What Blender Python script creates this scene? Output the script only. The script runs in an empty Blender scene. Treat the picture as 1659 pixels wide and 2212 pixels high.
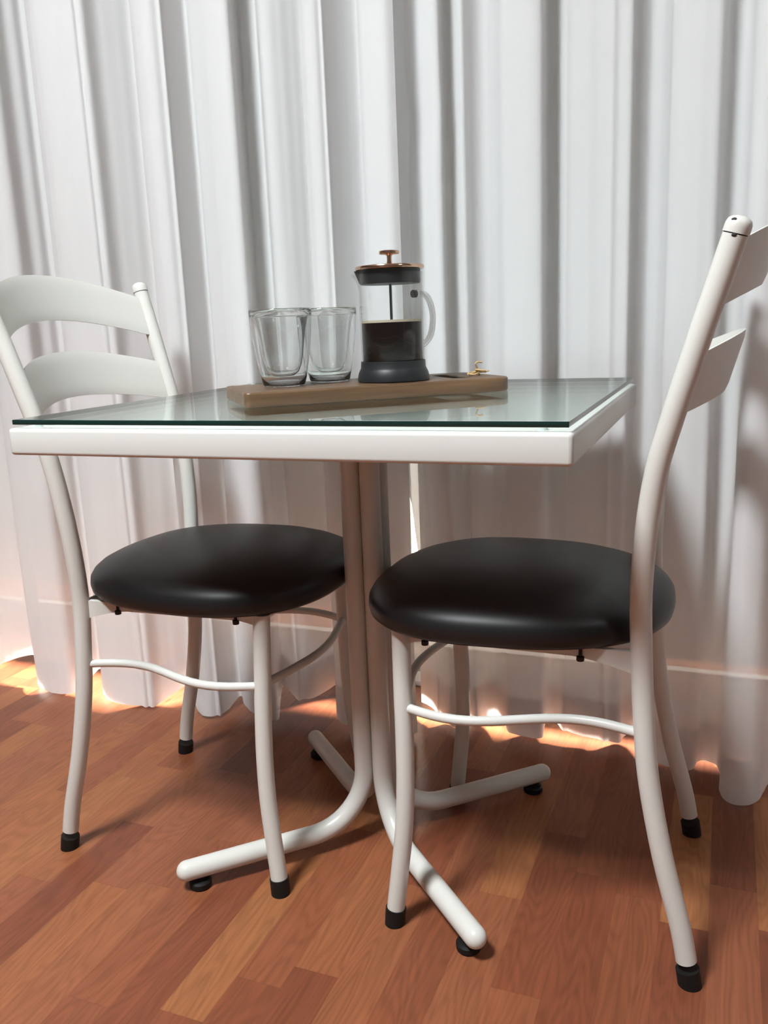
import bpy, bmesh, math, random
from mathutils import Vector, Matrix, noise
random.seed(7)
PI = math.pi
SC = bpy.context.scene
COL = SC.collection

# ------------------------------------------------------------------ helpers
def tag(o, label=None, cat=None, group=None, kind=None):
    if label: o['label'] = label
    if cat: o['category'] = cat
    if group: o['group'] = group
    if kind: o['kind'] = kind
    return o

def thing(name, label, cat, loc=(0, 0, 0), rz=0.0, group=None):
    o = bpy.data.objects.new(name, None)
    o.empty_display_size = 0.05
    COL.objects.link(o)
    o.location = loc
    o.rotation_euler = (0, 0, rz)
    return tag(o, label, cat, group)

def finish(bm, angle=38.0):
    bmesh.ops.recalc_face_normals(bm, faces=bm.faces[:])
    lim = math.radians(angle)
    for f in bm.faces: f.smooth = True
    for e in bm.edges:
        if len(e.link_faces) == 2:
            a0, a1 = sorted((e.link_faces[0].calc_area(), e.link_faces[1].calc_area()))
            an = e.calc_face_angle(0.0)
            if an > lim or (an > 0.03 and a1 > 25 * a0 and a1 > 1e-4):   # keep big flats flat beside their bevels
                e.smooth = False

def obj(name, bm, mat, parent=None, angle=38.0, recalc=True, loc=None):
    if recalc: finish(bm, angle)
    me = bpy.data.meshes.new(name)
    bm.to_mesh(me); bm.free()
    mats = mat if isinstance(mat, (list, tuple)) else [mat]
    for m in mats: me.materials.append(m)
    o = bpy.data.objects.new(name, me)
    COL.objects.link(o)
    if parent: o.parent = parent
    if loc: o.location = loc
    return o

def copy_tree(o, parent=None):
    c = o.copy(); COL.objects.link(c)
    if parent: c.parent = parent
    for ch in list(o.children): copy_tree(ch, c)
    return c

def box(bm, x0, x1, y0, y1, z0, z1, bev=0.0, seg=3, M=None):
    b = bmesh.new()
    bmesh.ops.create_cube(b, size=1.0)
    for v in b.verts:
        v.co = Vector(((x0 + x1) / 2 + v.co.x * (x1 - x0), (y0 + y1) / 2 + v.co.y * (y1 - y0), (z0 + z1) / 2 + v.co.z * (z1 - z0)))
    if bev > 0:
        bmesh.ops.bevel(b, geom=b.edges[:], offset=bev, segments=seg, profile=0.5, affect='EDGES')
    merge(bm, b, M)

def merge(bm, b, M=None):
    mp = {}
    for v in b.verts:
        mp[v] = bm.verts.new(M @ v.co if M else v.co)
    for f in b.faces:
        nf = bm.faces.new([mp[v] for v in f.verts]); nf.material_index = f.material_index
    b.free()

def catmull(pts, n=8):
    P = [Vector(p) for p in pts]
    P = [2 * P[0] - P[1]] + P + [2 * P[-1] - P[-2]]
    out = []
    for i in range(1, len(P) - 2):
        a, b, c, d = P[i - 1], P[i], P[i + 1], P[i + 2]
        for k in range(n):
            t = k / n
            out.append(0.5 * ((2 * b) + (c - a) * t + (2 * a - 5 * b + 4 * c - d) * t * t + (3 * b - a - 3 * c + d) * t ** 3))
    out.append(P[-2])
    return out

def tube(bm, path, r, seg=20, cap0='flat', cap1='flat', floor0=False):
    """round bar swept along a path; r is a number or a list; caps flat or round"""
    P = [Vector(p) for p in path]
    n = len(P)
    R = r if isinstance(r, (list, tuple)) else [r] * n
    T = []
    for i in range(n):
        a = P[max(i - 1, 0)]; b = P[min(i + 1, n - 1)]
        T.append((b - a).normalized())
    up = Vector((0, 0, 1)) if abs(T[0].z) < 0.9 else Vector((1, 0, 0))
    N = (up - T[0] * up.dot(T[0])).normalized()
    rings = []
    def ring(c, t, nn, rad, flat=False):
        b = t.cross(nn)
        vs = []
        for k in range(seg):
            a = 2 * PI * k / seg
            p = c + (nn * math.cos(a) + b * math.sin(a)) * rad
            if flat and abs(t.z) > 0.2: p = p - t * ((p.z - c.z) / t.z)
            vs.append(bm.verts.new(p))
        return vs
    def dome(c, t, nn, rad, sgn):
        ds = []
        for j in range(1, 6):
            a = (PI / 2) * j / 6
            ds.append(ring(c + t * (sgn * rad * math.sin(a)), t, nn, rad * math.cos(a)))
        tip = bm.verts.new(c + t * (sgn * rad))
        return ds, tip
    frames = []
    for i in range(n):
        N = (N - T[i] * N.dot(T[i])).normalized()
        frames.append(N.copy())
    tip0 = tip1 = None
    if cap0 == 'round':
        ds, tip0 = dome(P[0], T[0], frames[0], R[0], -1)
        rings += ds[::-1]
    for i in range(n):
        rings.append(ring(P[i], T[i], frames[i], R[i], floor0 and i == 0))
    if cap1 == 'round':
        ds, tip1 = dome(P[-1], T[-1], frames[-1], R[-1], 1)
        rings += ds
    for a, b in zip(rings[:-1], rings[1:]):
        for k in range(seg):
            bm.faces.new((a[k], a[(k + 1) % seg], b[(k + 1) % seg], b[k]))
    if tip0:
        for k in range(seg): bm.faces.new((tip0, rings[0][(k + 1) % seg], rings[0][k]))
    elif cap0 == 'flat': bm.faces.new(rings[0][::-1])
    if tip1:
        for k in range(seg): bm.faces.new((tip1, rings[-1][k], rings[-1][(k + 1) % seg]))
    elif cap1 == 'flat': bm.faces.new(rings[-1])

def lathe(bm, prof, seg=64, cx=0.0, cy=0.0, closed=False, shape=None):
    rings = []
    for (r, z) in prof:
        if r < 1e-6: rings.append([bm.verts.new((cx, cy, z))])
        else:
            vs = []
            for k in range(seg):
                a = 2 * PI * k / seg
                rr = r if shape is None else shape(r, a, z)
                vs.append(bm.verts.new((cx + rr * math.cos(a), cy + rr * math.sin(a), z)))
            rings.append(vs)
    pairs = list(zip(rings[:-1], rings[1:]))
    if closed: pairs.append((rings[-1], rings[0]))
    for a, b in pairs:
        for k in range(seg):
            k2 = (k + 1) % seg
            if len(a) == 1 and len(b) == 1: continue
            if len(a) == 1: bm.faces.new((a[0], b[k2], b[k]))
            elif len(b) == 1: bm.faces.new((a[k], a[k2], b[0]))
            else: bm.faces.new((a[k], a[k2], b[k2], b[k]))

def resample(path, n):
    P = [Vector(p) for p in path]
    L = [0.0]
    for a, b in zip(P[:-1], P[1:]): L.append(L[-1] + (b - a).length)
    out = []; j = 0
    for i in range(n):
        s = L[-1] * i / (n - 1)
        while j < len(P) - 2 and L[j + 1] < s: j += 1
        t = (s - L[j]) / max(L[j + 1] - L[j], 1e-9)
        out.append(P[j].lerp(P[j + 1], t))
    return out

# ------------------------------------------------------------------ materials
def srgb(r, g, b):
    f = lambda c: ((c / 255.0) / 12.92 if c / 255.0 <= 0.04045 else ((c / 255.0 + 0.055) / 1.055) ** 2.4)
    return (f(r), f(g), f(b), 1.0)

def new_mat(name):
    m = bpy.data.materials.new(name); m.use_nodes = True
    nt = m.node_tree; nt.nodes.clear()
    out = nt.nodes.new('ShaderNodeOutputMaterial')
    return m, nt, out

def N(nt, typ, **kw):
    n = nt.nodes.new(typ)
    for k, v in kw.items():
        if k in n.inputs.keys(): n.inputs[k].default_value = v
        else: setattr(n, k, v)
    return n

def principled(name, col, rough=0.5, metal=0.0, spec=0.5, coat=0.0, coat_rough=0.05, bump=None, var=0.0, sheen=0.0):
    m, nt, out = new_mat(name)
    p = N(nt, 'ShaderNodeBsdfPrincipled')
    p.inputs['Base Color'].default_value = col
    p.inputs['Roughness'].default_value = rough
    p.inputs['Metallic'].default_value = metal
    p.inputs['Specular IOR Level'].default_value = spec
    p.inputs['Coat Weight'].default_value = coat
    p.inputs['Coat Roughness'].default_value = coat_rough
    tc = N(nt, 'ShaderNodeTexCoord')
    if var > 0:
        nz = N(nt, 'ShaderNodeTexNoise'); nz.inputs['Scale'].default_value = 9.0; nz.inputs['Detail'].default_value = 4
        nt.links.new(tc.outputs['Object'], nz.inputs['Vector'])
        mx = N(nt, 'ShaderNodeMix', data_type='RGBA')
        nt.links.new(nz.outputs['Fac'], mx.inputs['Factor'])
        mx.inputs['A'].default_value = tuple(c * (1 - var) for c in col[:3]) + (1,)
        mx.inputs['B'].default_value = tuple(min(1, c * (1 + var)) for c in col[:3]) + (1,)
        for i in mx.inputs:
            if i.type == 'RGBA' and i.name == 'A': i.default_value = tuple(c * (1 - var) for c in col[:3]) + (1,)
            if i.type == 'RGBA' and i.name == 'B': i.default_value = tuple(min(1, c * (1 + var)) for c in col[:3]) + (1,)
        for oo in mx.outputs:
            if oo.type == 'RGBA': nt.links.new(oo, p.inputs['Base Color'])
    if bump:
        sc, st, dist = bump
        nz = N(nt, 'ShaderNodeTexNoise'); nz.inputs['Scale'].default_value = sc; nz.inputs['Detail'].default_value = 3
        nt.links.new(tc.outputs['Object'], nz.inputs['Vector'])
        b = N(nt, 'ShaderNodeBump'); b.inputs['Strength'].default_value = st; b.inputs['Distance'].default_value = dist
        nt.links.new(nz.outputs['Fac'], b.inputs['Height'])
        nt.links.new(b.outputs['Normal'], p.inputs['Normal'])
    nt.links.new(p.outputs[0], out.inputs[0])
    return m

M = {}
M['white_paint'] = principled('white_powder_paint', srgb(214, 213, 207), 0.28, spec=0.5, bump=(220, 0.12, 0.0006), var=0.02)
M['top_paint'] = principled('white_top_paint', srgb(212, 212, 208), 0.35, spec=0.4, var=0.01)
M['leatherette'] = principled('black_leatherette', srgb(24, 25, 26), 0.42, spec=0.45, bump=(900, 0.10, 0.0004))
M['rubber'] = principled('black_rubber', srgb(20, 20, 19), 0.6, spec=0.3)
M['bolt'] = principled('dark_bolt', srgb(30, 20, 16), 0.5, metal=0.3)
M['press_plastic'] = principled('black_press_plastic', srgb(30, 32, 34), 0.42, spec=0.4)
M['copper'] = principled('copper_plating', srgb(216, 180, 156), 0.14, metal=1.0, bump=(60, 0.25, 0.001))
M['steel'] = principled('steel_rod', srgb(120, 124, 122), 0.3, metal=1.0)
M['coffee'] = principled('black_coffee', srgb(22, 14, 11), 0.3, spec=0.15)
M['foam'] = principled('coffee_foam', srgb(186, 172, 150), 0.7, var=0.08)
M['twine'] = principled('jute_twine', srgb(196, 166, 118), 0.9, bump=(700, 0.5, 0.001), var=0.12)
M['chip'] = principled('chipped_paint_dark', srgb(34, 32, 30), 0.7)
M['wall'] = principled('wall_paint', srgb(150, 149, 147), 0.8, spec=0.2, var=0.015)
M['ceil'] = principled('ceiling_paint', srgb(238, 238, 236), 0.9, spec=0.1)
M['alu'] = principled('white_aluminium', srgb(225, 225, 224), 0.4)
M['added_shutter'] = principled('added_shutter_slats', srgb(205, 203, 198), 0.6, var=0.03)
M['silicone'] = principled('clear_silicone', srgb(205, 214, 212), 0.3)

def fresnel(nt, ior):
    # same reflectance from either side of the pane
    ge = N(nt, 'ShaderNodeNewGeometry')
    mr = N(nt, 'ShaderNodeMapRange'); mr.inputs['To Min'].default_value = ior; mr.inputs['To Max'].default_value = 1.0 / ior
    nt.links.new(ge.outputs['Backfacing'], mr.inputs['Value'])
    fr = N(nt, 'ShaderNodeFresnel'); nt.links.new(mr.outputs[0], fr.inputs['IOR'])
    return fr

def glass_sheet_mat():
    # face of the table sheet: mirror-like at grazing view, slightly green and see-through otherwise
    m, nt, out = new_mat('sheet_glass_face')
    fr = fresnel(nt, 1.5)
    tr = N(nt, 'ShaderNodeBsdfTransparent'); tr.inputs['Color'].default_value = (0.955, 0.985, 0.975, 1)
    gl = N(nt, 'ShaderNodeBsdfGlossy'); gl.inputs['Roughness'].default_value = 0.015; gl.inputs['Color'].default_value = (0.96, 0.985, 0.975, 1)
    mx = N(nt, 'ShaderNodeMixShader')
    nt.links.new(fr.outputs[0], mx.inputs[0]); nt.links.new(tr.outputs[0], mx.inputs[1]); nt.links.new(gl.outputs[0], mx.inputs[2])
    nt.links.new(mx.outputs[0], out.inputs[0])
    return m
M['sheet'] = glass_sheet_mat()
M['sheet_edge'] = principled('sheet_glass_edge', srgb(20, 44, 40), 0.12, spec=0.5)

def thin_glass(name, tint, ior=1.45, rough=0.0):
    m, nt, out = new_mat(name)
    fr = fresnel(nt, ior)
    tr = N(nt, 'ShaderNodeBsdfTransparent'); tr.inputs['Color'].default_value = tint
    gl = N(nt, 'ShaderNodeBsdfGlossy'); gl.inputs['Roughness'].default_value = rough
    mx = N(nt, 'ShaderNodeMixShader')
    nt.links.new(fr.outputs[0], mx.inputs[0]); nt.links.new(tr.outputs[0], mx.inputs[1]); nt.links.new(gl.outputs[0], mx.inputs[2])
    nt.links.new(mx.outputs[0], out.inputs[0])
    return m
M['carafe'] = thin_glass('carafe_glass', (0.985, 0.99, 0.988, 1), 1.36)
M['pane'] = thin_glass('window_pane', (0.97, 0.98, 0.975, 1))

def real_glass():
    m, nt, out = new_mat('tumbler_glass')
    g = N(nt, 'ShaderNodeBsdfGlass'); g.inputs['IOR'].default_value = 1.45; g.inputs['Roughness'].default_value = 0.0
    g.inputs['Color'].default_value = (0.995, 0.998, 0.997, 1)
    nt.links.new(g.outputs[0], out.inputs[0])
    return m
M['tumbler'] = real_glass()

def voile(name, transp, transl, col):
    m, nt, out = new_mat(name)
    tc = N(nt, 'ShaderNodeTexCoord')
    # fine weave: faint vertical and horizontal threads in the cloth
    mp = N(nt, 'ShaderNodeMapping'); mp.inputs['Scale'].default_value = (900, 900, 60)
    nt.links.new(tc.outputs['Object'], mp.inputs['Vector'])
    nz = N(nt, 'ShaderNodeTexNoise'); nz.inputs['Scale'].default_value = 1.0; nz.inputs['Detail'].default_value = 2
    nt.links.new(mp.outputs[0], nz.inputs['Vector'])
    cr = N(nt, 'ShaderNodeMapRange'); cr.inputs['To Min'].default_value = 0.975; cr.inputs['To Max'].default_value = 1.0
    nt.links.new(nz.outputs['Fac'], cr.inputs['Value'])
    mul = N(nt, 'ShaderNodeVectorMath', operation='SCALE'); mul.inputs[0].default_value = col[:3]
    nt.links.new(cr.outputs[0], mul.inputs['Scale'])
    d = N(nt, 'ShaderNodeBsdfDiffuse'); d.inputs['Roughness'].default_value = 0.3
    t = N(nt, 'ShaderNodeBsdfTranslucent')
    nt.links.new(mul.outputs[0], d.inputs['Color']); nt.links.new(mul.outputs[0], t.inputs['Color'])
    mx = N(nt, 'ShaderNodeMixShader'); mx.inputs[0].default_value = transl
    nt.links.new(d.outputs[0], mx.inputs[1]); nt.links.new(t.outputs[0], mx.inputs[2])
    tr = N(nt, 'ShaderNodeBsdfTransparent')
    m2 = N(nt, 'ShaderNodeMixShader'); m2.inputs[0].default_value = transp
    nt.links.new(mx.outputs[0], m2.inputs[1]); nt.links.new(tr.outputs[0], m2.inputs[2])
    nt.links.new(m2.outputs[0], out.inputs[0])
    return m
M['voile'] = voile('sheer_white_voile', 0.025, 0.37, (0.94, 0.945, 0.95))
M['voile_hem'] = voile('double_voile_hem', 0.02, 0.30, (0.93, 0.93, 0.93))

def floor_mat():
    m, nt, out = new_mat('laminate_strips')
    L = nt.links.new
    def math_(op, a=None, b=None, c=None):
        n = N(nt, 'ShaderNodeMath', operation=op)
        for i, v in enumerate((a, b, c)):
            if v is None: continue
            if isinstance(v, (int, float)): n.inputs[i].default_value = v
            else: L(v, n.inputs[i])
        return n.outputs[0]
    tc = N(nt, 'ShaderNodeTexCoord')
    sx = N(nt, 'ShaderNodeSeparateXYZ'); L(tc.outputs['Object'], sx.inputs[0])
    X, Y = sx.outputs[0], sx.outputs[1]
    w = 0.0655
    xs = math_('DIVIDE', math_('ADD', X, 10.0 - 0.571 + w * 0), w)
    i = math_('FLOOR', xs); fx = math_('FRACT', xs)
    wn = N(nt, 'ShaderNodeTexWhiteNoise', noise_dimensions='1D'); L(i, wn.inputs['W'])
    ys = math_('DIVIDE', math_('ADD', math_('ADD', Y, 20.0), math_('MULTIPLY', wn.outputs['Value'], 3.7)), 0.37)
    j = math_('FLOOR', ys); fy = math_('FRACT', ys)
    cmb = N(nt, 'ShaderNodeCombineXYZ'); L(i, cmb.inputs[0]); L(j, cmb.inputs[1])
    w2 = N(nt, 'ShaderNodeTexWhiteNoise', noise_dimensions='2D'); L(cmb.outputs[0], w2.inputs['Vector'])
    ramp = N(nt, 'ShaderNodeValToRGB')
    cr = ramp.color_ramp
    cr.elements[0].position = 0.0; cr.elements[0].color = srgb(114, 62, 42)
    cr.elements[1].position = 1.0; cr.elements[1].color = srgb(154, 99, 62)
    for pos, c in ((0.15, srgb(124, 69, 46)), (0.4, srgb(137, 80, 53)), (0.62, srgb(141, 84, 58)), (0.85, srgb(147, 90, 57))):
        e = cr.elements.new(pos); e.color = c
    L(w2.outputs['Value'], ramp.inputs[0])
    # grain: long fibres plus cathedral figure, shifted per strip
    off = N(nt, 'ShaderNodeVectorMath', operation='SCALE'); L(w2.outputs['Color'], off.inputs[0]); off.inputs['Scale'].default_value = 9.0
    ad = N(nt, 'ShaderNodeVectorMath', operation='ADD'); L(tc.outputs['Object'], ad.inputs[0]); L(off.outputs[0], ad.inputs[1])
    mp = N(nt, 'ShaderNodeMapping'); mp.inputs['Scale'].default_value = (240, 9, 1); L(ad.outputs[0], mp.inputs['Vector'])
    n1 = N(nt, 'ShaderNodeTexNoise'); n1.inputs['Scale'].default_value = 1.0; n1.inputs['Detail'].default_value = 5; L(mp.outputs[0], n1.inputs['Vector'])
    mp2 = N(nt, 'ShaderNodeMapping'); mp2.inputs['Scale'].default_value = (13, 2.2, 1); L(ad.outputs[0], mp2.inputs['Vector'])
    n2 = N(nt, 'ShaderNodeTexNoise'); n2.inputs['Scale'].default_value = 1.0; n2.inputs['Detail'].default_value = 2; L(mp2.outputs[0], n2.inputs['Vector'])
    rings = math_('SINE', math_('MULTIPLY', n2.outputs['Fac'], 62.0))
    rings = math_('POWER', math_('ABSOLUTE', rings), 3.0)
    g = math_('ADD', math_('MULTIPLY', math_('SUBTRACT', n1.outputs['Fac'], 0.5), 0.55), math_('MULTIPLY', rings, -0.15))
    g = math_('ADD', g, math_('MULTIPLY', math_('SUBTRACT', n2.outputs['Fac'], 0.5), 0.35))
    # small knots
    vo = N(nt, 'ShaderNodeTexVoronoi'); vo.inputs['Scale'].default_value = 1.0
    mp3 = N(nt, 'ShaderNodeMapping'); mp3.inputs['Scale'].default_value = (9, 3.2, 1); L(ad.outputs[0], mp3.inputs['Vector']); L(mp3.outputs[0], vo.inputs['Vector'])
    kn = math_('MULTIPLY', math_('LESS_THAN', vo.outputs['Distance'], 0.035), -0.25)
    g = math_('ADD', g, kn)
    # joints
    ex = math_('LESS_THAN', math_('ABSOLUTE', math_('SUBTRACT', fx, 0.5)), 0.49)
    ey = math_('LESS_THAN', math_('ABSOLUTE', math_('SUBTRACT', fy, 0.5)), 0.4975)
    jn = math_('MULTIPLY', math_('SUBTRACT', 1.0, math_('MULTIPLY', ex, ey)), -0.10)
    val = math_('ADD', math_('ADD', 1.0, g), jn)
    mul = N(nt, 'ShaderNodeVectorMath', operation='SCALE'); L(ramp.outputs['Color'], mul.inputs[0]); L(val, mul.inputs['Scale'])
    p = N(nt, 'ShaderNodeBsdfPrincipled'); L(mul.outputs[0], p.inputs['Base Color'])
    p.inputs['Roughness'].default_value = 0.42; p.inputs['Specular IOR Level'].default_value = 0.35
    b = N(nt, 'ShaderNodeBump'); b.inputs['Strength'].default_value = 0.12; b.inputs['Distance'].default_value = 0.0006
    L(g, b.inputs['Height']); L(b.outputs['Normal'], p.inputs['Normal'])
    L(p.outputs[0], out.inputs[0])
    return m
M['floor'] = floor_mat()

def wood_mat():
    m, nt, out = new_mat('acacia_board')
    L = nt.links.new
    tc = N(nt, 'ShaderNodeTexCoord')
    mp = N(nt, 'ShaderNodeMapping'); mp.inputs['Scale'].default_value = (5, 70, 70); L(tc.outputs['Object'], mp.inputs['Vector'])
    n1 = N(nt, 'ShaderNodeTexNoise'); n1.inputs['Scale'].default_value = 1.0; n1.inputs['Detail'].default_value = 5; L(mp.outputs[0], n1.inputs['Vector'])
    ramp = N(nt, 'ShaderNodeValToRGB')
    ramp.color_ramp.elements[0].position = 0.25; ramp.color_ramp.elements[0].color = srgb(68, 48, 30)
    ramp.color_ramp.elements[1].position = 0.75; ramp.color_ramp.elements[1].color = srgb(116, 88, 62)
    L(n1.outputs['Fac'], ramp.inputs[0])
    p = N(nt, 'ShaderNodeBsdfPrincipled'); L(ramp.outputs[0], p.inputs['Base Color'])
    p.inputs['Roughness'].default_value = 0.4
    b = N(nt, 'ShaderNodeBump'); b.inputs['Strength'].default_value = 0.15; b.inputs['Distance'].default_value = 0.0006
    L(n1.outputs['Fac'], b.inputs['Height']); L(b.outputs['Normal'], p.inputs['Normal'])
    L(p.outputs[0], out.inputs[0])
    return m
M['board'] = wood_mat()

# ------------------------------------------------------------------ camera (from the photograph's perspective)
CAM = Vector((0.51917, -1.21077, 0.85011))
Rv = Vector((0.93005767, 0.36521963, -0.04009187)); Uv = Vector((-0.04125519, 0.21223743, 0.97634691)); Fv = Vector((-0.36509005, 0.90640493, -0.21246025))
FPX = 1853.8
cd = bpy.data.cameras.new('camera'); cam = bpy.data.objects.new('camera', cd); COL.objects.link(cam)
cam.matrix_world = Matrix(((Rv.x, Uv.x, -Fv.x, CAM.x), (Rv.y, Uv.y, -Fv.y, CAM.y), (Rv.z, Uv.z, -Fv.z, CAM.z), (0, 0, 0, 1)))
cd.sensor_fit = 'VERTICAL'; cd.sensor_height = 36.0; cd.sensor_width = 27.0
cd.lens = FPX / 2212.0 * 36.0
cd.clip_start = 0.02
SC.camera = cam

# ------------------------------------------------------------------ setting
RX0, RX1, RY0, RY1, RZ = -3.6, 3.2, -4.2, 0.57, 2.8
def struct(name, bm, m, parent=None, **k):
    o = obj(name, bm, m, parent, **k)
    if not parent: o['kind'] = 'structure'
    return o
bm = bmesh.new(); box(bm, RX0 - .12, RX1 + .12, RY0 - .12, RY1 + .55, -0.05, 0.0); struct('floor', bm, M['floor'])
bm = bmesh.new(); box(bm, RX0 - .12, RX1 + .12, RY0 - .12, RY1 + .12, RZ, RZ + .1); struct('ceiling', bm, M['ceil'])
bm = bmesh.new(); box(bm, RX0 - .12, RX0, RY0 - .12, RY1 + .12, 0, RZ); struct('wall_left', bm, M['wall'])
bm = bmesh.new(); box(bm, RX1, RX1 + .12, RY0 - .12, RY1 + .12, 0, RZ); struct('wall_right', bm, M['wall'])
bm = bmesh.new(); box(bm, RX0, RX1, RY0 - .12, RY0, 0, RZ); struct('wall_front', bm, M['wall'])
# back wall with a tall sliding window behind the curtains
WX0, WX1, WZ1 = -1.75, 1.25, 2.15
bm = bmesh.new()
box(bm, RX0, WX0, RY1, RY1 + .12, 0, RZ); box(bm, WX1, RX1, RY1, RY1 + .12, 0, RZ); box(bm, WX0, WX1, RY1, RY1 + .12, WZ1, RZ)
struct('wall_back', bm, M['wall'])
bm = bmesh.new()
for x in (WX0, WX1 - .05): box(bm, x, x + .05, RY1 + .03, RY1 + .09, 0.0, WZ1, .003)
box(bm, WX0, WX1, RY1 + .03, RY1 + .09, WZ1 - .05, WZ1, .003); box(bm, WX0, WX1, RY1 + .03, RY1 + .09, 0.0, 0.012, .002)
win = struct('window_1', bm, M['alu'])
bm = bmesh.new(); box(bm, WX0 + .05, WX1 - .05, RY1 + .058, RY1 + .062, .012, WZ1 - .05); obj('window_pane', bm, M['pane'], win)
# unseen slats added outside the pane to mask daylight, leaving slit and floor gap
bm = bmesh.new()
def added_shutter(bm, x0, x1, z0):
    z = z0
    while z < WZ1:
        box(bm, x0, x1, RY1 + .10, RY1 + .125, z, min(z + .0495, WZ1 + .03), .004, 2)
        z += .0495
added_shutter(bm, WX0, -0.203, 0.152); added_shutter(bm, -0.148, WX1, 0.104)
box(bm, WX0, -0.203, RY1 + .10, RY1 + .125, 0.0, .088); box(bm, -0.148, WX1, RY1 + .10, RY1 + .125, 0.0, .079)  # low boards added to narrow the sun strip on the floor
for z0, z1 in ((0.0, .10), (.60, 1.215), (1.325, WZ1)): box(bm, -0.203, -0.148, RY1 + .10, RY1 + .125, z0, z1)  # fillers added to close most of the slit to daylight
box(bm, -0.203, -0.168, RY1 + .10, RY1 + .125, 1.215, 1.325); box(bm, -0.160, -0.148, RY1 + .10, RY1 + .125, 1.215, 1.325)  # more added filler, so only a thin bright line is left
for x in (-.211, -.148): box(bm, x, x + .008, RY1 + .10, RY1 + .26, 0.0, WZ1)  # deep fins added beside the slit to stop the slanting sun
sh = obj('added_shutter', bm, M['added_shutter'], win)
bm = bmesh.new(); box(bm, RX0 + .1, RX1 - .1, .37, .43, 2.52, 2.56, .006); struct('trim_1', bm, M['alu'])
for nm, (a, b, c, d) in dict(baseboard_left=(RX0, RX0 + .012, RY0, RY1), baseboard_right=(RX1 - .012, RX1, RY0, RY1), baseboard_front=(RX0 + .012, RX1 - .012, RY0, RY0 + .012)).items():
    bm = bmesh.new(); box(bm, a, b, c, d, 0, .07, .003, 2); struct(nm, bm, M['ceil'])

# ------------------------------------------------------------------ curtains
def wx(u, y):            # plan position of a fold seen at column u, half-way up the cloth
    d = Fv + Rv * ((u - 829.5) / FPX) - Uv * ((300 - 1106) / FPX)
    t = (y - CAM.y) / d.y
    return (CAM.x + t * d.x, y)
def crv(l):
    out = []
    for (u, y) in l:
        if 520 < u < 1450: y = .342 + (y - .285) * .76
        else: y = .345 + (y - .345) * .86
        out.append(wx(u, y))
    return out
left_ctrl = [(-75, .34), (-74, .31), (-40, .285), (5, .30), (35, .36), (58, .385), (78, .415), (92, .40), (86, .33), (98, .285), (130, .275), (170, .285), (184, .283), (192, .295), (204, .292), (232, .34), (275, .385), (305, .415), (313, .395), (306, .33), (318, .29), (345, .285), (362, .30), (368, .294), (374, .308), (405, .36), (424, .385), (432, .355), (470, .315), (500, .305), (515, .32), (519, .365), (530, .395), (548, .375), (565, .352), (569, .345), (574, .356), (600, .365), (635, .40), (662, .43), (670, .41), (659, .34), (668, .295), (690, .285), (703, .30), (708, .294), (714, .312), (745, .37), (775, .41), (790, .405), (782, .34), (792, .30), (815, .285), (840, .285), (858, .30)]
right_ctrl = [(824, .475), (836, .470), (856, .455), (872, .43), (880, .415), (886, .42), (905, .40), (930, .365), (950, .36), (956, .385), (960, .43), (980, .435), (998, .405), (1008, .415), (1030, .45), (1055, .455), (1075, .415), (1085, .375), (1110, .36), (1150, .355), (1171, .365), (1175, .40), (1182, .455), (1205, .46), (1219, .425), (1223, .415), (1230, .42), (1270, .405), (1310, .398), (1323, .388), (1332, .396), (1362, .395), (1372, .43), (1400, .465), (1428, .455), (1443, .405), (1452, .385), (1500, .36), (1545, .355), (1561, .375), (1568, .405), (1590, .415), (1614, .40), (1624, .34), (1622, .295), (1640, .255), (1680, .25), (1715, .28), (1740, .36), (1790, .43), (1830, .40), (1850, .32), (1900, .27), (1960, .28)]
lp = crv(left_ctrl); rp = crv(right_ctrl)
x = lp[0][0]; pre = []
k = 0
while x > -2.35:
    pre += [(x - .03, .40), (x - .10, .415), (x - .16, .37), (x - .155, .31), (x - .20, .285), (x - .27, .30)]
    x -= .30
left_pts = pre[::-1] + lp
x = rp[-1][0]; post = []
while x < 1.75:
    post += [(x + .05, .36), (x + .10, .42), (x + .15, .38), (x + .20, .30), (x + .26, .285)]
    x += .30
right_pts = rp + post

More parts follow.
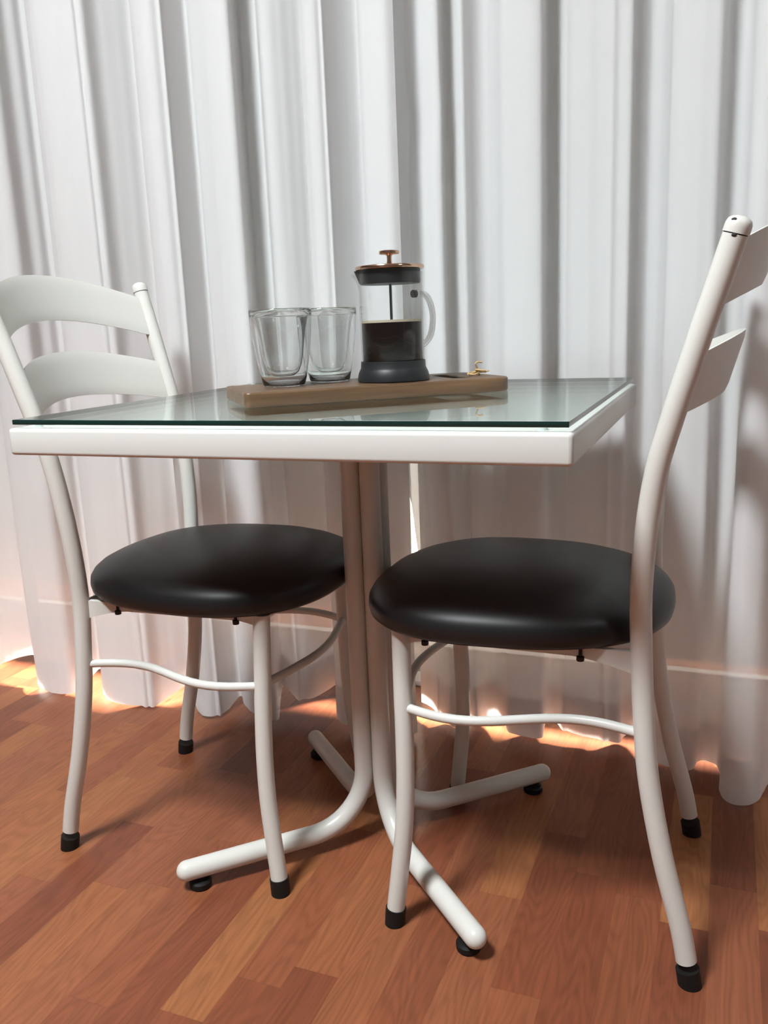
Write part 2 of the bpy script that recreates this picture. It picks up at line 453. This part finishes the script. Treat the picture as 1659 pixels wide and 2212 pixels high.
def curtain(name, label, pts, hem_h, edge, seed):
    path = [Vector((a, b, 0)) for a, b in pts]
    fine = catmull(path, 10)
    L = sum((b - a).length for a, b in zip(fine[:-1], fine[1:]))
    n = int(L / 0.0045)
    P = resample(fine, n)
    # drop needle-sharp kinks
    for _ in range(1):
        P = [P[0]] + [(P[i - 1] + 2 * P[i] + P[i + 1]) / 4 for i in range(1, n - 1)] + [P[-1]]
    TOP = 2.52
    def hem(i):
        p = P[i]
        return 0.010 + hem_h[0] * max(0.0, p.y - hem_h[1]) + 0.004 * noise.noise(Vector((p.x * 7, p.y * 7, seed)))
    def at(i, z):
        p = P[i]
        k = max(0.0, 1 - z / 0.9)
        sh = 0.0
        if edge:            # the leading edge hangs open towards the floor
            q = max(0.0, 1 - (i * 0.0045) / .22)
            sh = q * (.046 * min(1.0, max(0.0, (.62 - z) / .20)) + .0135 * math.exp(-((z - 1.22) / .06) ** 2))
        dx = 0.010 * k * noise.noise(Vector((p.x * 9, z * 2.0, seed)))
        dy = 0.014 * k * noise.noise(Vector((p.x * 11 + 4, z * 2.2, seed + 5))) + 0.0022 * noise.noise(Vector((p.x * 60, p.y * 60, z * 0.8 + seed)))
        zt = max(0.0, (z - 1.7) / 0.8)
        return Vector((p.x + dx + sh, p.y * (1 - 0.35 * zt) + 0.40 * 0.35 * zt + dy, z))
    zs_ = [0, .012, .04, .07, .10, .16, .24, .34, .46, .60, .75, .92, 1.05, 1.12, 1.17, 1.22, 1.27, 1.32, 1.4, 1.5, 1.75, 2.0, 2.25, 2.5]
    def sheet(z0f, z1f, rows, off):
        bm = bmesh.new(); grid = []
        for t in rows:
            row = []
            for i in range(n):
                z = z0f(i) + (z1f(i) - z0f(i)) * t
                q = at(i, z)
                if off:
                    a = P[max(i - 1, 0)]; b = P[min(i + 1, n - 1)]
                    tt = (b - a).normalized(); q = q + Vector((-tt.y, tt.x, 0)) * off
                row.append(bm.verts.new(q))
            grid.append(row)
        for r0, r1 in zip(grid[:-1], grid[1:]):
            for i in range(n - 1): bm.faces.new((r0[i], r0[i + 1], r1[i + 1], r1[i]))
        for f in bm.faces: f.smooth = True
        return bm
    rows = [z / 2.5 for z in zs_]
    root = thing(name, label, 'curtain', (P[n // 2].x, .36, 0), 0, 'white sheer curtains over the window')
    inv = Matrix.Translation(-Vector((P[n // 2].x, .36, 0)))
    b = sheet(hem, lambda i: TOP, rows, 0); b.transform(inv)
    obj('sheer_panel', b, M['voile'], root, recalc=False)
    b = sheet(hem, lambda i: hem(i) + .082, [0, .25, .5, .75, 1], 0.0016); b.transform(inv)
    h = obj('hem', b, M['voile_hem'], root, recalc=False)
    h['label'] = 'doubled white hem band'
    return root
curtain('curtain', 'white sheer curtain panel left of the opening, behind the coffee press and the left chair', left_pts, (.36, .340), False, 1.0)
curtain('curtain', 'white sheer curtain panel right of the opening, behind the right chair', right_pts, (.06, .405), True, 3.0)

# ------------------------------------------------------------------ table
ZT = 0.735
W, D, TH = 0.7516, 0.6578, 0.036
tb = thing('pedestal_table', 'white square table on four bent white tubes, a glass sheet on its top', 'table')
bm = bmesh.new(); box(bm, -W / 2, W / 2, -D / 2, D / 2, ZT - TH, ZT, .005, 4)
obj('tabletop', bm, M['top_paint'], tb)
bm = bmesh.new(); box(bm, -.12, .12, -.12, .12, ZT - TH - .005, ZT - TH, .0015, 1); obj('mounting_plate', bm, M['white_paint'], tb)
tr = .0158
for sx, sy in ((-1, -1), (1, -1), (-1, 1), (1, 1)):
    dd = Vector((sx * .7110, sy * .7030, 0)).normalized()
    base = Vector((sx * tr * 1.03, sy * tr * 1.03, 0))
    zf, br = .0335, .098
    path = [base + Vector((0, 0, ZT - TH - .005)), base + Vector((0, 0, .55)), base + Vector((0, 0, .40)), base + Vector((0, 0, .25))]
    for k in range(13):
        a = (PI / 2) * k / 12
        path.append(base + dd * (br * (1 - math.cos(a))) + Vector((0, 0, zf + br * (1 - math.sin(a)))))
    e = Vector((sx * .2320, sy * .2294, zf - .001))
    path += [path[-1].lerp(e, .33), path[-1].lerp(e, .66), e]
    bm = bmesh.new(); tube(bm, path, tr, 28, 'flat', 'round')
    t_ = obj('pedestal_tube', bm, M['white_paint'], tb)
    gx, gy = sx * .2182, sy * .2156
    bm = bmesh.new()
    lathe(bm, [(0, 0), (.0150, 0), (.0172, .002), (.0176, .010), (.0150, .013), (.0080, .014), (.0080, .021), (0, .021)], 28, gx, gy)
    obj('rubber_foot', bm, M['rubber'], t_)

# glass sheet on clear bumpers
g = .0052
GZ0 = ZT + .0045; GZ1 = GZ0 + .0068
bm = bmesh.new(); box(bm, -W / 2 + g, W / 2 - g, -D / 2 + g, D / 2 - g, GZ0, GZ1, .0010, 2)
bmesh.ops.recalc_face_normals(bm, faces=bm.faces[:])
for f in bm.faces: f.material_index = 0 if abs(f.normal.z) > .9 else 1
gs = thing('glass_sheet', 'clear green-edged glass sheet lying on the white table', 'glass sheet', (0, 0, GZ0))
o = obj('pane', bm, [M['sheet'], M['sheet_edge']], gs, loc=(0, 0, -GZ0))
for sx in (-1, 1):
    for sy in (-1, 1):
        bm = bmesh.new(); lathe(bm, [(0, ZT), (.005, ZT), (.0045, GZ0 - .0001), (0, GZ0 - .0001)], 16, sx * (W / 2 - .035), sy * (D / 2 - .022))
        obj('bumper', bm, M['silicone'], gs, loc=(0, 0, -GZ0))

# ------------------------------------------------------------------ chairs (local: x towards the front, y sideways)
yb = lambda z: (.1757 + (.1575 - .1757) * min(z / .43, 1)) if z < .43 else .1575 + (.1950 - .1575) * (z - .43) / .51
yf = lambda z: .1754 + (.1464 - .1754) * z / .43
rear_prof = [(-.2275, 0), (-.2240, .022), (-.2130, .080), (-.1890, .172), (-.1690, .276), (-.1610, .36), (-.1565, .44), (-.1545, .52), (-.1590, .60), (-.1690, .675), (-.1830, .73), (-.1930, .765), (-.2090, .82), (-.2255, .875), (-.2350, .906), (-.2415, .928)]
front_prof = [(.1770, 0), (.1752, .025), (.1680, .085), (.1610, .150), (.1580, .22), (.1585, .29), (.1600, .35), (.1615, .43), (.1618, .4415)]
def xr(z):
    for (a, za), (b, zb) in zip(rear_prof[:-1], rear_prof[1:]):
        if za <= z <= zb: return a + (b - a) * (z - za) / (zb - za)
    return rear_prof[-1][0]

def make_chair(label, loc, rz):
    ch = thing('metal_chair', label, 'chair', loc, rz, 'white metal chairs at the table')
    wp = M['white_paint']
    # seat pad: rounded, domed cushion
    bm = bmesh.new()
    prof = [(0, .4420), (.55, .4420), (.89, .4420), (.960, .4440), (.990, .4500), (1.0, .4595), (.994, .4705), (.968, .4795), (.92, .4880), (.84, .4965), (.72, .5050), (.55, .5125), (.3, .5175), (0, .5190)]
    seg = 96; rings = []
    for (k, z) in prof:
        if k == 0: rings.append([bm.verts.new((.018, 0, z))]); continue
        vs = []
        for s in range(seg):
            a = 2 * PI * s / seg
            ca, sa = math.cos(a), math.sin(a)
            e = 2.0 / 2.5
            px = .216 * abs(ca) ** e * (1 if ca > 0 else -1); py = .197 * abs(sa) ** e * (1 if sa > 0 else -1)
            py *= 1 + .06 * px / .218
            zz = z
            vs.append(bm.verts.new((.018 + px * k, py * k, zz)))
        rings.append(vs)
    for a, b in zip(rings[:-1], rings[1:]):
        for s in range(seg):
            s2 = (s + 1) % seg
            if len(a) == 1: bm.faces.new((a[0], b[s2], b[s]))
            elif len(b) == 1: bm.faces.new((a[s], a[s2], b[0]))
            else: bm.faces.new((a[s], a[s2], b[s2], b[s]))
    seat = obj('seat', bm, M['leatherette'], ch, angle=70)
    for bx, by in ((-.088, .156), (.120, .150), (-.088, -.156), (.120, -.150)):
        bm = bmesh.new(); lathe(bm, [(0, .4240), (.0046, .4240), (.0050, .4250), (.0050, .4300), (.0024, .4305), (.0024, .4418), (0, .4418)], 16, bx, by)
        obj('bolt', bm, M['bolt'], seat)
    for s in (1, -1):
        # rear post
        path = catmull([(x, s * yb(z), z) for x, z in rear_prof], 4)
        cut = [p for p in path if p.z >= .022]
        bm = bmesh.new(); tube(bm, cut, .0134, 22, 'flat', 'flat'); post = obj('rear_post', bm, wp, ch)
        low = [p for p in path if p.z <= .029]
        bm = bmesh.new(); tube(bm, low, .0152, 22, floor0=True); obj('rubber_tip', bm, M['rubber'], post)
        tdir = (path[-1] - path[-2]).normalized()
        bm = bmesh.new(); tube(bm, [path[-1] - tdir * .001, path[-1] + tdir * .0016], .0124, 22); obj('cap_seam', bm, M['chip'], post)
        c0 = path[-1] + tdir * .0012
        bm = bmesh.new(); tube(bm, [c0, c0 + tdir * .006, c0 + tdir * .010, c0 + tdir * .0135, c0 + tdir * .0162, c0 + tdir * .0178], [.0140, .0140, .0136, .0122, .0092, .0040], 24); obj('end_cap', bm, wp, post, angle=60)
        # front leg
        path = catmull([(x, s * yf(z), z) for x, z in front_prof], 4)
        cut = [p for p in path if p.z >= .021]
        bm = bmesh.new(); tube(bm, cut, .0130, 22); leg = obj('front_leg', bm, wp, ch)
        low = [p for p in path if p.z <= .028]
        bm = bmesh.new(); tube(bm, low, .0148, 22, floor0=True); obj('rubber_tip', bm, M['rubber'], leg)
        # side rail under the seat, flared at its welded ends
        a = Vector((.152, s * .1440, 0)); b = Vector((-.148, s * .1530, 0))
        bm = bmesh.new(); nn = 25; pr = []
        dirv = (b - a).normalized(); nv = Vector((-dirv.y, dirv.x, 0)) * .004
        for k in range(nn):
            t = k / (nn - 1); p = a.lerp(b, t)
            fl = max(0, 1 - t / .10) ** 1.4 * .006 + max(0, (t - .74) / .26) ** 1.5 * .017
            zb_, zt_ = .4290 - fl, .4419
            pr.append([bm.verts.new(p + nv * q + Vector((0, 0, zz))) for q, zz in ((-1, zb_), (1, zb_), (1, zt_), (-1, zt_))])
        for r0, r1 in zip(pr[:-1], pr[1:]):
            for q in range(4): bm.faces.new((r0[q], r0[(q + 1) % 4], r1[(q + 1) % 4], r1[q]))
        bm.faces.new(pr[0][::-1]); bm.faces.new(pr[-1])
        obj('seat_rail', bm, wp, ch)
        # wavy side stretcher
        zs = .335
        A = Vector((-.163, s * yb(zs), zs)); B = Vector((.1596, s * yf(zs), zs - .004))
        pts = []
        for k in range(21):
            t = k / 20
            off = -.021 * math.sin(2 * PI * t) * (1 if t < .5 else 1)
            p = A.lerp(B, t); p = p + Vector((0, s * off, 0))
            pts.append(p)
        bm = bmesh.new(); tube(bm, pts, .0066, 14); obj('side_stretcher', bm, wp, ch)
        bm = None
    zs = .336
    pts = []
    for k in range(21):
        t = k / 20; yy = yf(zs) * (1 - 2 * t)
        pts.append((.1596 + .026 * math.sin(PI * t) ** 1.3, yy, zs - .004))
    bm = bmesh.new(); tube(bm, pts, .0066, 14); obj('front_stretcher', bm, wp, ch)
    # rear and front cross bars under the seat
    for xx, ww in ((-.152, .154), (.156, .140)):
        bm = bmesh.new(); tube(bm, [(xx, ww, .4338), (xx, 0, .4338), (xx, -ww, .4338)], .008, 14); obj('cross_bar', bm, wp, ch)
    # two arched slats bowed backwards
    def slat(zb_end, zt_end, zb_mid, zt_mid):
        bm = bmesh.new(); nu, nw = 40, 8
        th = .0024
        F_, B_ = [], []
        for i in range(nu + 1):
            q = -1 + 2 * i / nu
            k = 1 - q * q
            zb = zb_end + (zb_mid - zb_end) * k; zt = zt_end + (zt_mid - zt_end) * k
            rf, rb = [], []
            for j in range(nw + 1):
                z = zb + (zt - zb) * j / nw
                edge = th * (1 if 0 < j < nw else .45)
                zm = zb_end + (zt_end - zb_end) * j / nw
                yy = q * (yb(zm) - .0125)
                xx = xr(min(zm, .927)) + (zm - .927) * -.27 * (zm > .927) - .054 * k - (z - zm) * .25
                tx = 1.0; slope = 2 * .054 * q / .18
                nrm = Vector((1, -slope, .22)).normalized()
                c = Vector((xx, yy, z))
                rf.append(bm.verts.new(c + nrm * edge)); rb.append(bm.verts.new(c - nrm * edge))
            F_.append(rf); B_.append(rb)
        for i in range(nu):
            for j in range(nw):
                bm.faces.new((F_[i][j], F_[i + 1][j], F_[i + 1][j + 1], F_[i][j + 1]))
                bm.faces.new((B_[i][j], B_[i][j + 1], B_[i + 1][j + 1], B_[i + 1][j]))
            bm.faces.new((F_[i][0], B_[i][0], B_[i + 1][0], F_[i + 1][0]))
            bm.faces.new((F_[i][nw], F_[i + 1][nw], B_[i + 1][nw], B_[i][nw]))
        for i, w_ in ((0, 0), (nu, 1)):
            for j in range(nw): bm.faces.new((F_[i][j], F_[i][j + 1], B_[i][j + 1], B_[i][j]))
        obj('back_slat', bm, wp, ch, angle=55)
    slat(.850, .919, .881, .956)
    slat(.733, .801, .753, .828)
    return ch

lc = make_chair('white metal chair with black seat left of the table, backrest at the left edge', (-.2682, -.0186, 0), .0125)
rc = copy_tree(lc)
rc.location = (.2741, -.0179, 0); rc.rotation_euler = (0, 0, 3.1720)
for q in rc.children:
    if q.name.startswith('seat') and not q.name.startswith('seat_rail'): q.location = (.006, 0, 0)
rc['label'] = 'white metal chair with black seat right of the table, chipped cap on its near post'
# dark chips on the near post of the right chair
for ch_ in rc.children:
    if ch_.name.startswith('rear_post') and ch_.data.vertices[0].co.y > 0:
        e = Vector((-.2415, yb(.928), .928)); td = Vector((-.27, .018, .96)).normalized()
        toC = Vector((-.05, 1, 0)); side = (toC - td * toC.dot(td)).normalized()
        sid2 = td.cross(side)
        for (h, ang, rr) in ((.0130, .55, .0026), (-.0015, .15, .0022)):
            dirn = (side * math.cos(ang) + sid2 * -math.sin(ang)).normalized()
            rad = .0126 if h > .01 else .0134
            c = e + td * h + dirn * rad
            bm = bmesh.new()
            b = bmesh.new(); bmesh.ops.create_icosphere(b, subdivisions=2, radius=1.0)
            rot = dirn.to_track_quat('Z', 'Y').to_matrix().to_4x4()
            merge(bm, b, Matrix.Translation(c) @ rot @ Matrix.Diagonal((rr * 1.25, rr * .8, .0009, 1)))
            obj('paint_chip', bm, M['chip'], ch_)

# ------------------------------------------------------------------ serving board
BZ = GZ1
ang = math.radians(39.5)
BO = Vector((-.0915, -.1860, BZ))
BL, BW, BT = .405, .186, .0208
bu = Vector((math.cos(ang), math.sin(ang), 0)); bv = Vector((-math.sin(ang), math.cos(ang), 0))
bd = thing('serving_board', 'brown wooden serving board with a hand slot and twine on the glass sheet', 'board', BO, ang)
def arc(cx, cy, r, a0, a1, n=8): return [(cx + r * math.cos(a0 + (a1 - a0) * k / n), cy + r * math.sin(a0 + (a1 - a0) * k / n)) for k in range(n + 1)]
def rrect(x0, x1, y0, y1, rs):
    a, b, c, d = rs
    return arc(x0 + a, y0 + a, a, PI, 1.5 * PI) + arc(x1 - b, y0 + b, b, 1.5 * PI, 2 * PI) + arc(x1 - c, y1 - c, c, 0, .5 * PI) + arc(x0 + d, y1 - d, d, .5 * PI, PI)
cu = bpy.data.curves.new('board_outline', 'CURVE'); cu.dimensions = '2D'; cu.fill_mode = 'BOTH'
def spline(pts):
    s = cu.splines.new('POLY'); s.points.add(len(pts) - 1)
    for q, (a, b) in zip(s.points, pts): q.co = (a, b, 0, 1)
    s.use_cyclic_u = True
bv_ = .003
spline(rrect(bv_, BL - bv_, bv_, BW - bv_, (.006, .022, .030, .006)))
spline(rrect(.328 - bv_, .356 + bv_, .040 - bv_, .146 + bv_, (.016, .016, .016, .016)))
spline(arc(.383, .075, .0060, 0, 2 * PI * 15 / 16, 15))
cu.extrude = BT / 2 - bv_; cu.bevel_depth = bv_; cu.bevel_resolution = 2
co = bpy.data.objects.new('tmp_outline', cu); COL.objects.link(co)
dg = bpy.context.evaluated_depsgraph_get(); dg.update()
me = bpy.data.meshes.new_from_object(co.evaluated_get(dg))
bpy.data.objects.remove(co); bpy.data.curves.remove(cu)
bm = bmesh.new(); bm.from_mesh(me); bpy.data.meshes.remove(me)
bmesh.ops.remove_doubles(bm, verts=bm.verts[:], dist=1e-5)
for f in bm.faces: f.material_index = 0
o = obj('plank', bm, M['board'], bd, angle=30, loc=(0, 0, BT / 2))
# twine knotted through the small hole
tw = [(.383, .075, .004), (.383, .075, .020), (.378, .067, .0245), (.368, .060, .0235), (.362, .070, .0245), (.370, .080, .0255), (.384, .078, .0275), (.392, .072, .0260), (.386, .066, .0285), (.377, .074, .0300), (.383, .080, .0265), (.392, .084, .0255), (.402, .082, .0265)]
bm = bmesh.new(); tube(bm, catmull(tw, 8), .0014, 10, 'round', 'round')
t2 = [(.380, .074, .0270), (.378, .072, .0330), (.3745, .0705, .0390), (.378, .0705, .0420), (.385, .070, .0412)]
tube(bm, catmull(t2, 8), .0013, 10, 'round', 'round')
t3 = [(.378, .076, .0262), (.366, .072, .0240), (.358, .062, .0236)]
tube(bm, catmull(t3, 8), .0013, 10, 'round', 'round')
o = obj('twine', bm, M['twine'], bd); o['label'] = 'pale knotted twine loop'
PZ = BZ + BT                       # upper face of the board
def onboard(u, v): return BO + bu * u + bv * v + Vector((0, 0, BT))

# ------------------------------------------------------------------ tumblers (double-walled)
def tumbler(label, loc, s=1.0):
    root = tag(obj('glass_tumbler', tumbler_bm(s), M['tumbler'], None, recalc=False, loc=loc), label, 'glass', 'double-walled glasses on the board')
    return root
def tumbler_bm(s):
    bm = bmesh.new()
    outer = [(0, .0015), (.020, .0012), (.0265, 0), (.0295, .0012), (.0315, .004), (.0345, .016), (.0383, .036), (.0417, .058), (.0443, .080), (.0457, .100), (.0460, .1085), (.0456, .1118), (.0447, .1124), (.0438, .1116)]
    inner = [(.0424, .1085), (.0400, .102), (.0366, .092), (.0338, .078), (.0316, .062), (.0292, .045), (.0264, .032), (.0222, .022), (.0150, .0162), (0, .0145)]
    lathe(bm, [(r * s, z * s) for r, z in outer + inner], 72)
    # air space between the walls (faces turned inwards)
    n0 = len(bm.faces)
    air_out = [(0, .0026), (.024, .0026), (.0296, .0042), (.0335, .0165), (.0373, .036), (.0407, .058), (.0433, .080), (.0447, .100), (.0450, .107)]
    air_in = [(.0438, .1080), (.0410, .102), (.0376, .0915), (.0348, .078), (.0326, .062), (.0302, .045), (.0273, .0312), (.0229, .0210), (.0155, .0152), (0, .0135)]
    b = bmesh.new(); lathe(b, [(r * s, z * s) for r, z in air_out + air_in], 72)
    bmesh.ops.recalc_face_normals(b, faces=b.faces[:]); bmesh.ops.reverse_faces(b, faces=b.faces[:])
    bmesh.ops.recalc_face_normals(bm, faces=bm.faces[:])
    merge(bm, b)
    for f in bm.faces: f.smooth = True
    return bm
tumbler('clear double-walled glass at the front left of the board, nearest the board end', onboard(.076, .098), 1.0)
tumbler('clear double-walled glass half hidden behind the front glass', onboard(.158, .143), 1.0)

# ------------------------------------------------------------------ coffee press
PC = onboard(.239, .070)
fp = thing('coffee_press', 'glass coffee press with copper lid and black base, half full of coffee', 'coffee press', PC, 0)
bm = bmesh.new()
lathe(bm, [(0, 0), (.0530, 0), (.0545, .0015), (.0543, .006), (.0528, .013), (.0505, .018), (.0492, .0205), (.0486, .0300), (.0478, .0306), (.0478, .021), (0, .021)], 80)
obj('base', bm, M['press_plastic'], fp)
va = math.radians(202)            # spout direction, towards the left front
def spout(r, a, z):
    d = (a - va + PI) % (2 * PI) - PI
    k = max(0.0, (z - .132) / .028)
    return r + .013 * k * k * math.exp(-(d / .17) ** 2)
bm = bmesh.new()
R0 = .0472
lathe(bm, [(0, .0215), (.044, .0215), (R0, .026), (R0, .08), (R0, .12), (R0, .134), (R0, .142), (R0, .150), (R0 + .0004, .158), (R0 - .0018, .158), (R0 - .0018, .150), (R0 - .0018, .142), (R0 - .0018, .134), (R0 - .0018, .12), (R0 - .0018, .08), (R0 - .0018, .028), (.044, .0235), (0, .0235)], 120, shape=spout)
car = obj('carafe', bm, M['carafe'], fp)
bm = bmesh.new(); lathe(bm, [(0, .0240), (.0435, .0240), (R0 - .0022, .029), (R0 - .0022, .0868), (0, .0868)], 80); cf = obj('coffee', bm, M['coffee'], fp)
bm = bmesh.new(); lathe(bm, [(.002, .0869), (R0 - .0020, .0869), (R0 - .0020, .0905), (.002, .0900)], 80, closed=True); obj('foam', bm, M['foam'], cf)['label'] = 'pale coffee foam'
# lid: black collar in the mouth, copper disc above
def collar(r, a, z):
    d = (a - va + PI) % (2 * PI) - PI
    return r + .008 * max(0, (z - .142) / .02) * math.exp(-(d / .17) ** 2)
bm = bmesh.new(); lathe(bm, [(0, .142), (.020, .1425), (.0435, .1425), (R0 - .0022, .144), (R0 - .0022, .156), (R0 - .0022, .1625), (0, .1625)], 96, shape=collar)
lid = obj('lid', bm, M['press_plastic'], fp)
bm = bmesh.new(); lathe(bm, [(0, .1626), (.049, .1626), (.0508, .1634), (.0512, .1650), (.0510, .1672), (.0500, .1684), (.044, .1690), (.010, .1700), (0, .1702)], 96); obj('lid_disc', bm, M['copper'], lid)['label'] = 'shiny copper lid disc'
bm = bmesh.new(); lathe(bm, [(0, .1700), (.0065, .1702), (.0042, .1722), (.0036, .176), (.0038, .1828), (.0060, .1846), (.0140, .1850), (.0150, .1858), (.0150, .1890), (.0142, .1900), (0, .1902)], 48); obj('plunger_knob', bm, M['copper'], fp)
bm = bmesh.new(); lathe(bm, [(0, .0880), (.0021, .0880), (.0021, .1450), (0, .1450)], 16); obj('plunger_rod', bm, M['steel'], fp)
# clear handle on the far right
ha = math.radians(60)
hd = Vector((math.cos(ha), math.sin(ha), 0))
hp = [hd * (R0 - .001) + Vector((0, 0, .128)), hd * (R0 + .012) + Vector((0, 0, .129)), hd * (R0 + .026) + Vector((0, 0, .122)), hd * (R0 + .034) + Vector((0, 0, .104)), hd * (R0 + .035) + Vector((0, 0, .084)), hd * (R0 + .029) + Vector((0, 0, .064)), hd * (R0 + .016) + Vector((0, 0, .053)), hd * (R0 - .001) + Vector((0, 0, .050))]
bm = bmesh.new(); tube(bm, catmull(hp, 8), .0048, 18); hn = obj('handle', bm, M['tumbler'], fp)
bm = bmesh.new()
c0 = hd * (R0 - .004) + Vector((0, 0, .128))
tube(bm, [c0, c0 + hd * .006], [.0058, .0058], 20); obj('handle_stud', bm, M['press_plastic'], hn)

# ------------------------------------------------------------------ ceiling lamps (out of frame) and daylight
def lamp(label, x, y, r, power, col):
    t = thing('ceiling_lamp', label, 'ceiling lamp', (x, y, RZ), 0)
    bm = bmesh.new(); lathe(bm, [(r + .004, 0), (r + .016, 0), (r + .016, -.045), (r + .004, -.045)], 48, closed=True)
    obj('lamp_ring', bm, M['alu'], t)
    ld = bpy.data.lights.new('lamp_light', 'AREA'); ld.shape = 'DISK'; ld.size = 2 * r; ld.energy = power; ld.color = col
    lo = bpy.data.objects.new('lamp_light', ld); COL.objects.link(lo); lo.parent = t; lo.location = (0, 0, -.03)
lamp('round ceiling lamp above and left of the table, out of view', -0.40, -1.42, .28, 122, (.925, .98, 1.0))
lamp('round ceiling lamp towards the right wall, out of view', 2.20, -1.20, .20, 9, (.95, .98, 1.0))

sd = bpy.data.lights.new('sun', 'SUN'); sd.energy = 125.0; sd.angle = math.radians(3.5); sd.color = (1.0, .93, .84)
so = bpy.data.objects.new('sun', sd); COL.objects.link(so)
el, az = math.radians(15.5), math.radians(48)        # low sun outside, slanting in under the added slats
sv = Vector((math.cos(az) * math.cos(el), math.sin(az) * math.cos(el), math.sin(el)))
so.rotation_euler = sv.to_track_quat('Z', 'Y').to_euler()
so.location = sv * 6

w = bpy.data.worlds.new('sky'); SC.world = w; w.use_nodes = True
nt = w.node_tree; nt.nodes.clear()
wo = nt.nodes.new('ShaderNodeOutputWorld'); bg = nt.nodes.new('ShaderNodeBackground')
bg.inputs['Color'].default_value = (.93, .96, 1.0, 1); bg.inputs['Strength'].default_value = 1.2
nt.links.new(bg.outputs[0], wo.inputs[0])

vs = SC.view_settings
vs.view_transform = 'Standard'; vs.look = 'None'; vs.exposure = 0.10; vs.gamma = 1.0; vs.use_curve_mapping = False
SC.cycles.use_denoising = True
SC.cycles.max_bounces = 14; SC.cycles.transparent_max_bounces = 24; SC.cycles.transmission_bounces = 14; SC.cycles.glossy_bounces = 6; SC.cycles.diffuse_bounces = 5
SC.cycles.sample_clamp_indirect = 6.0
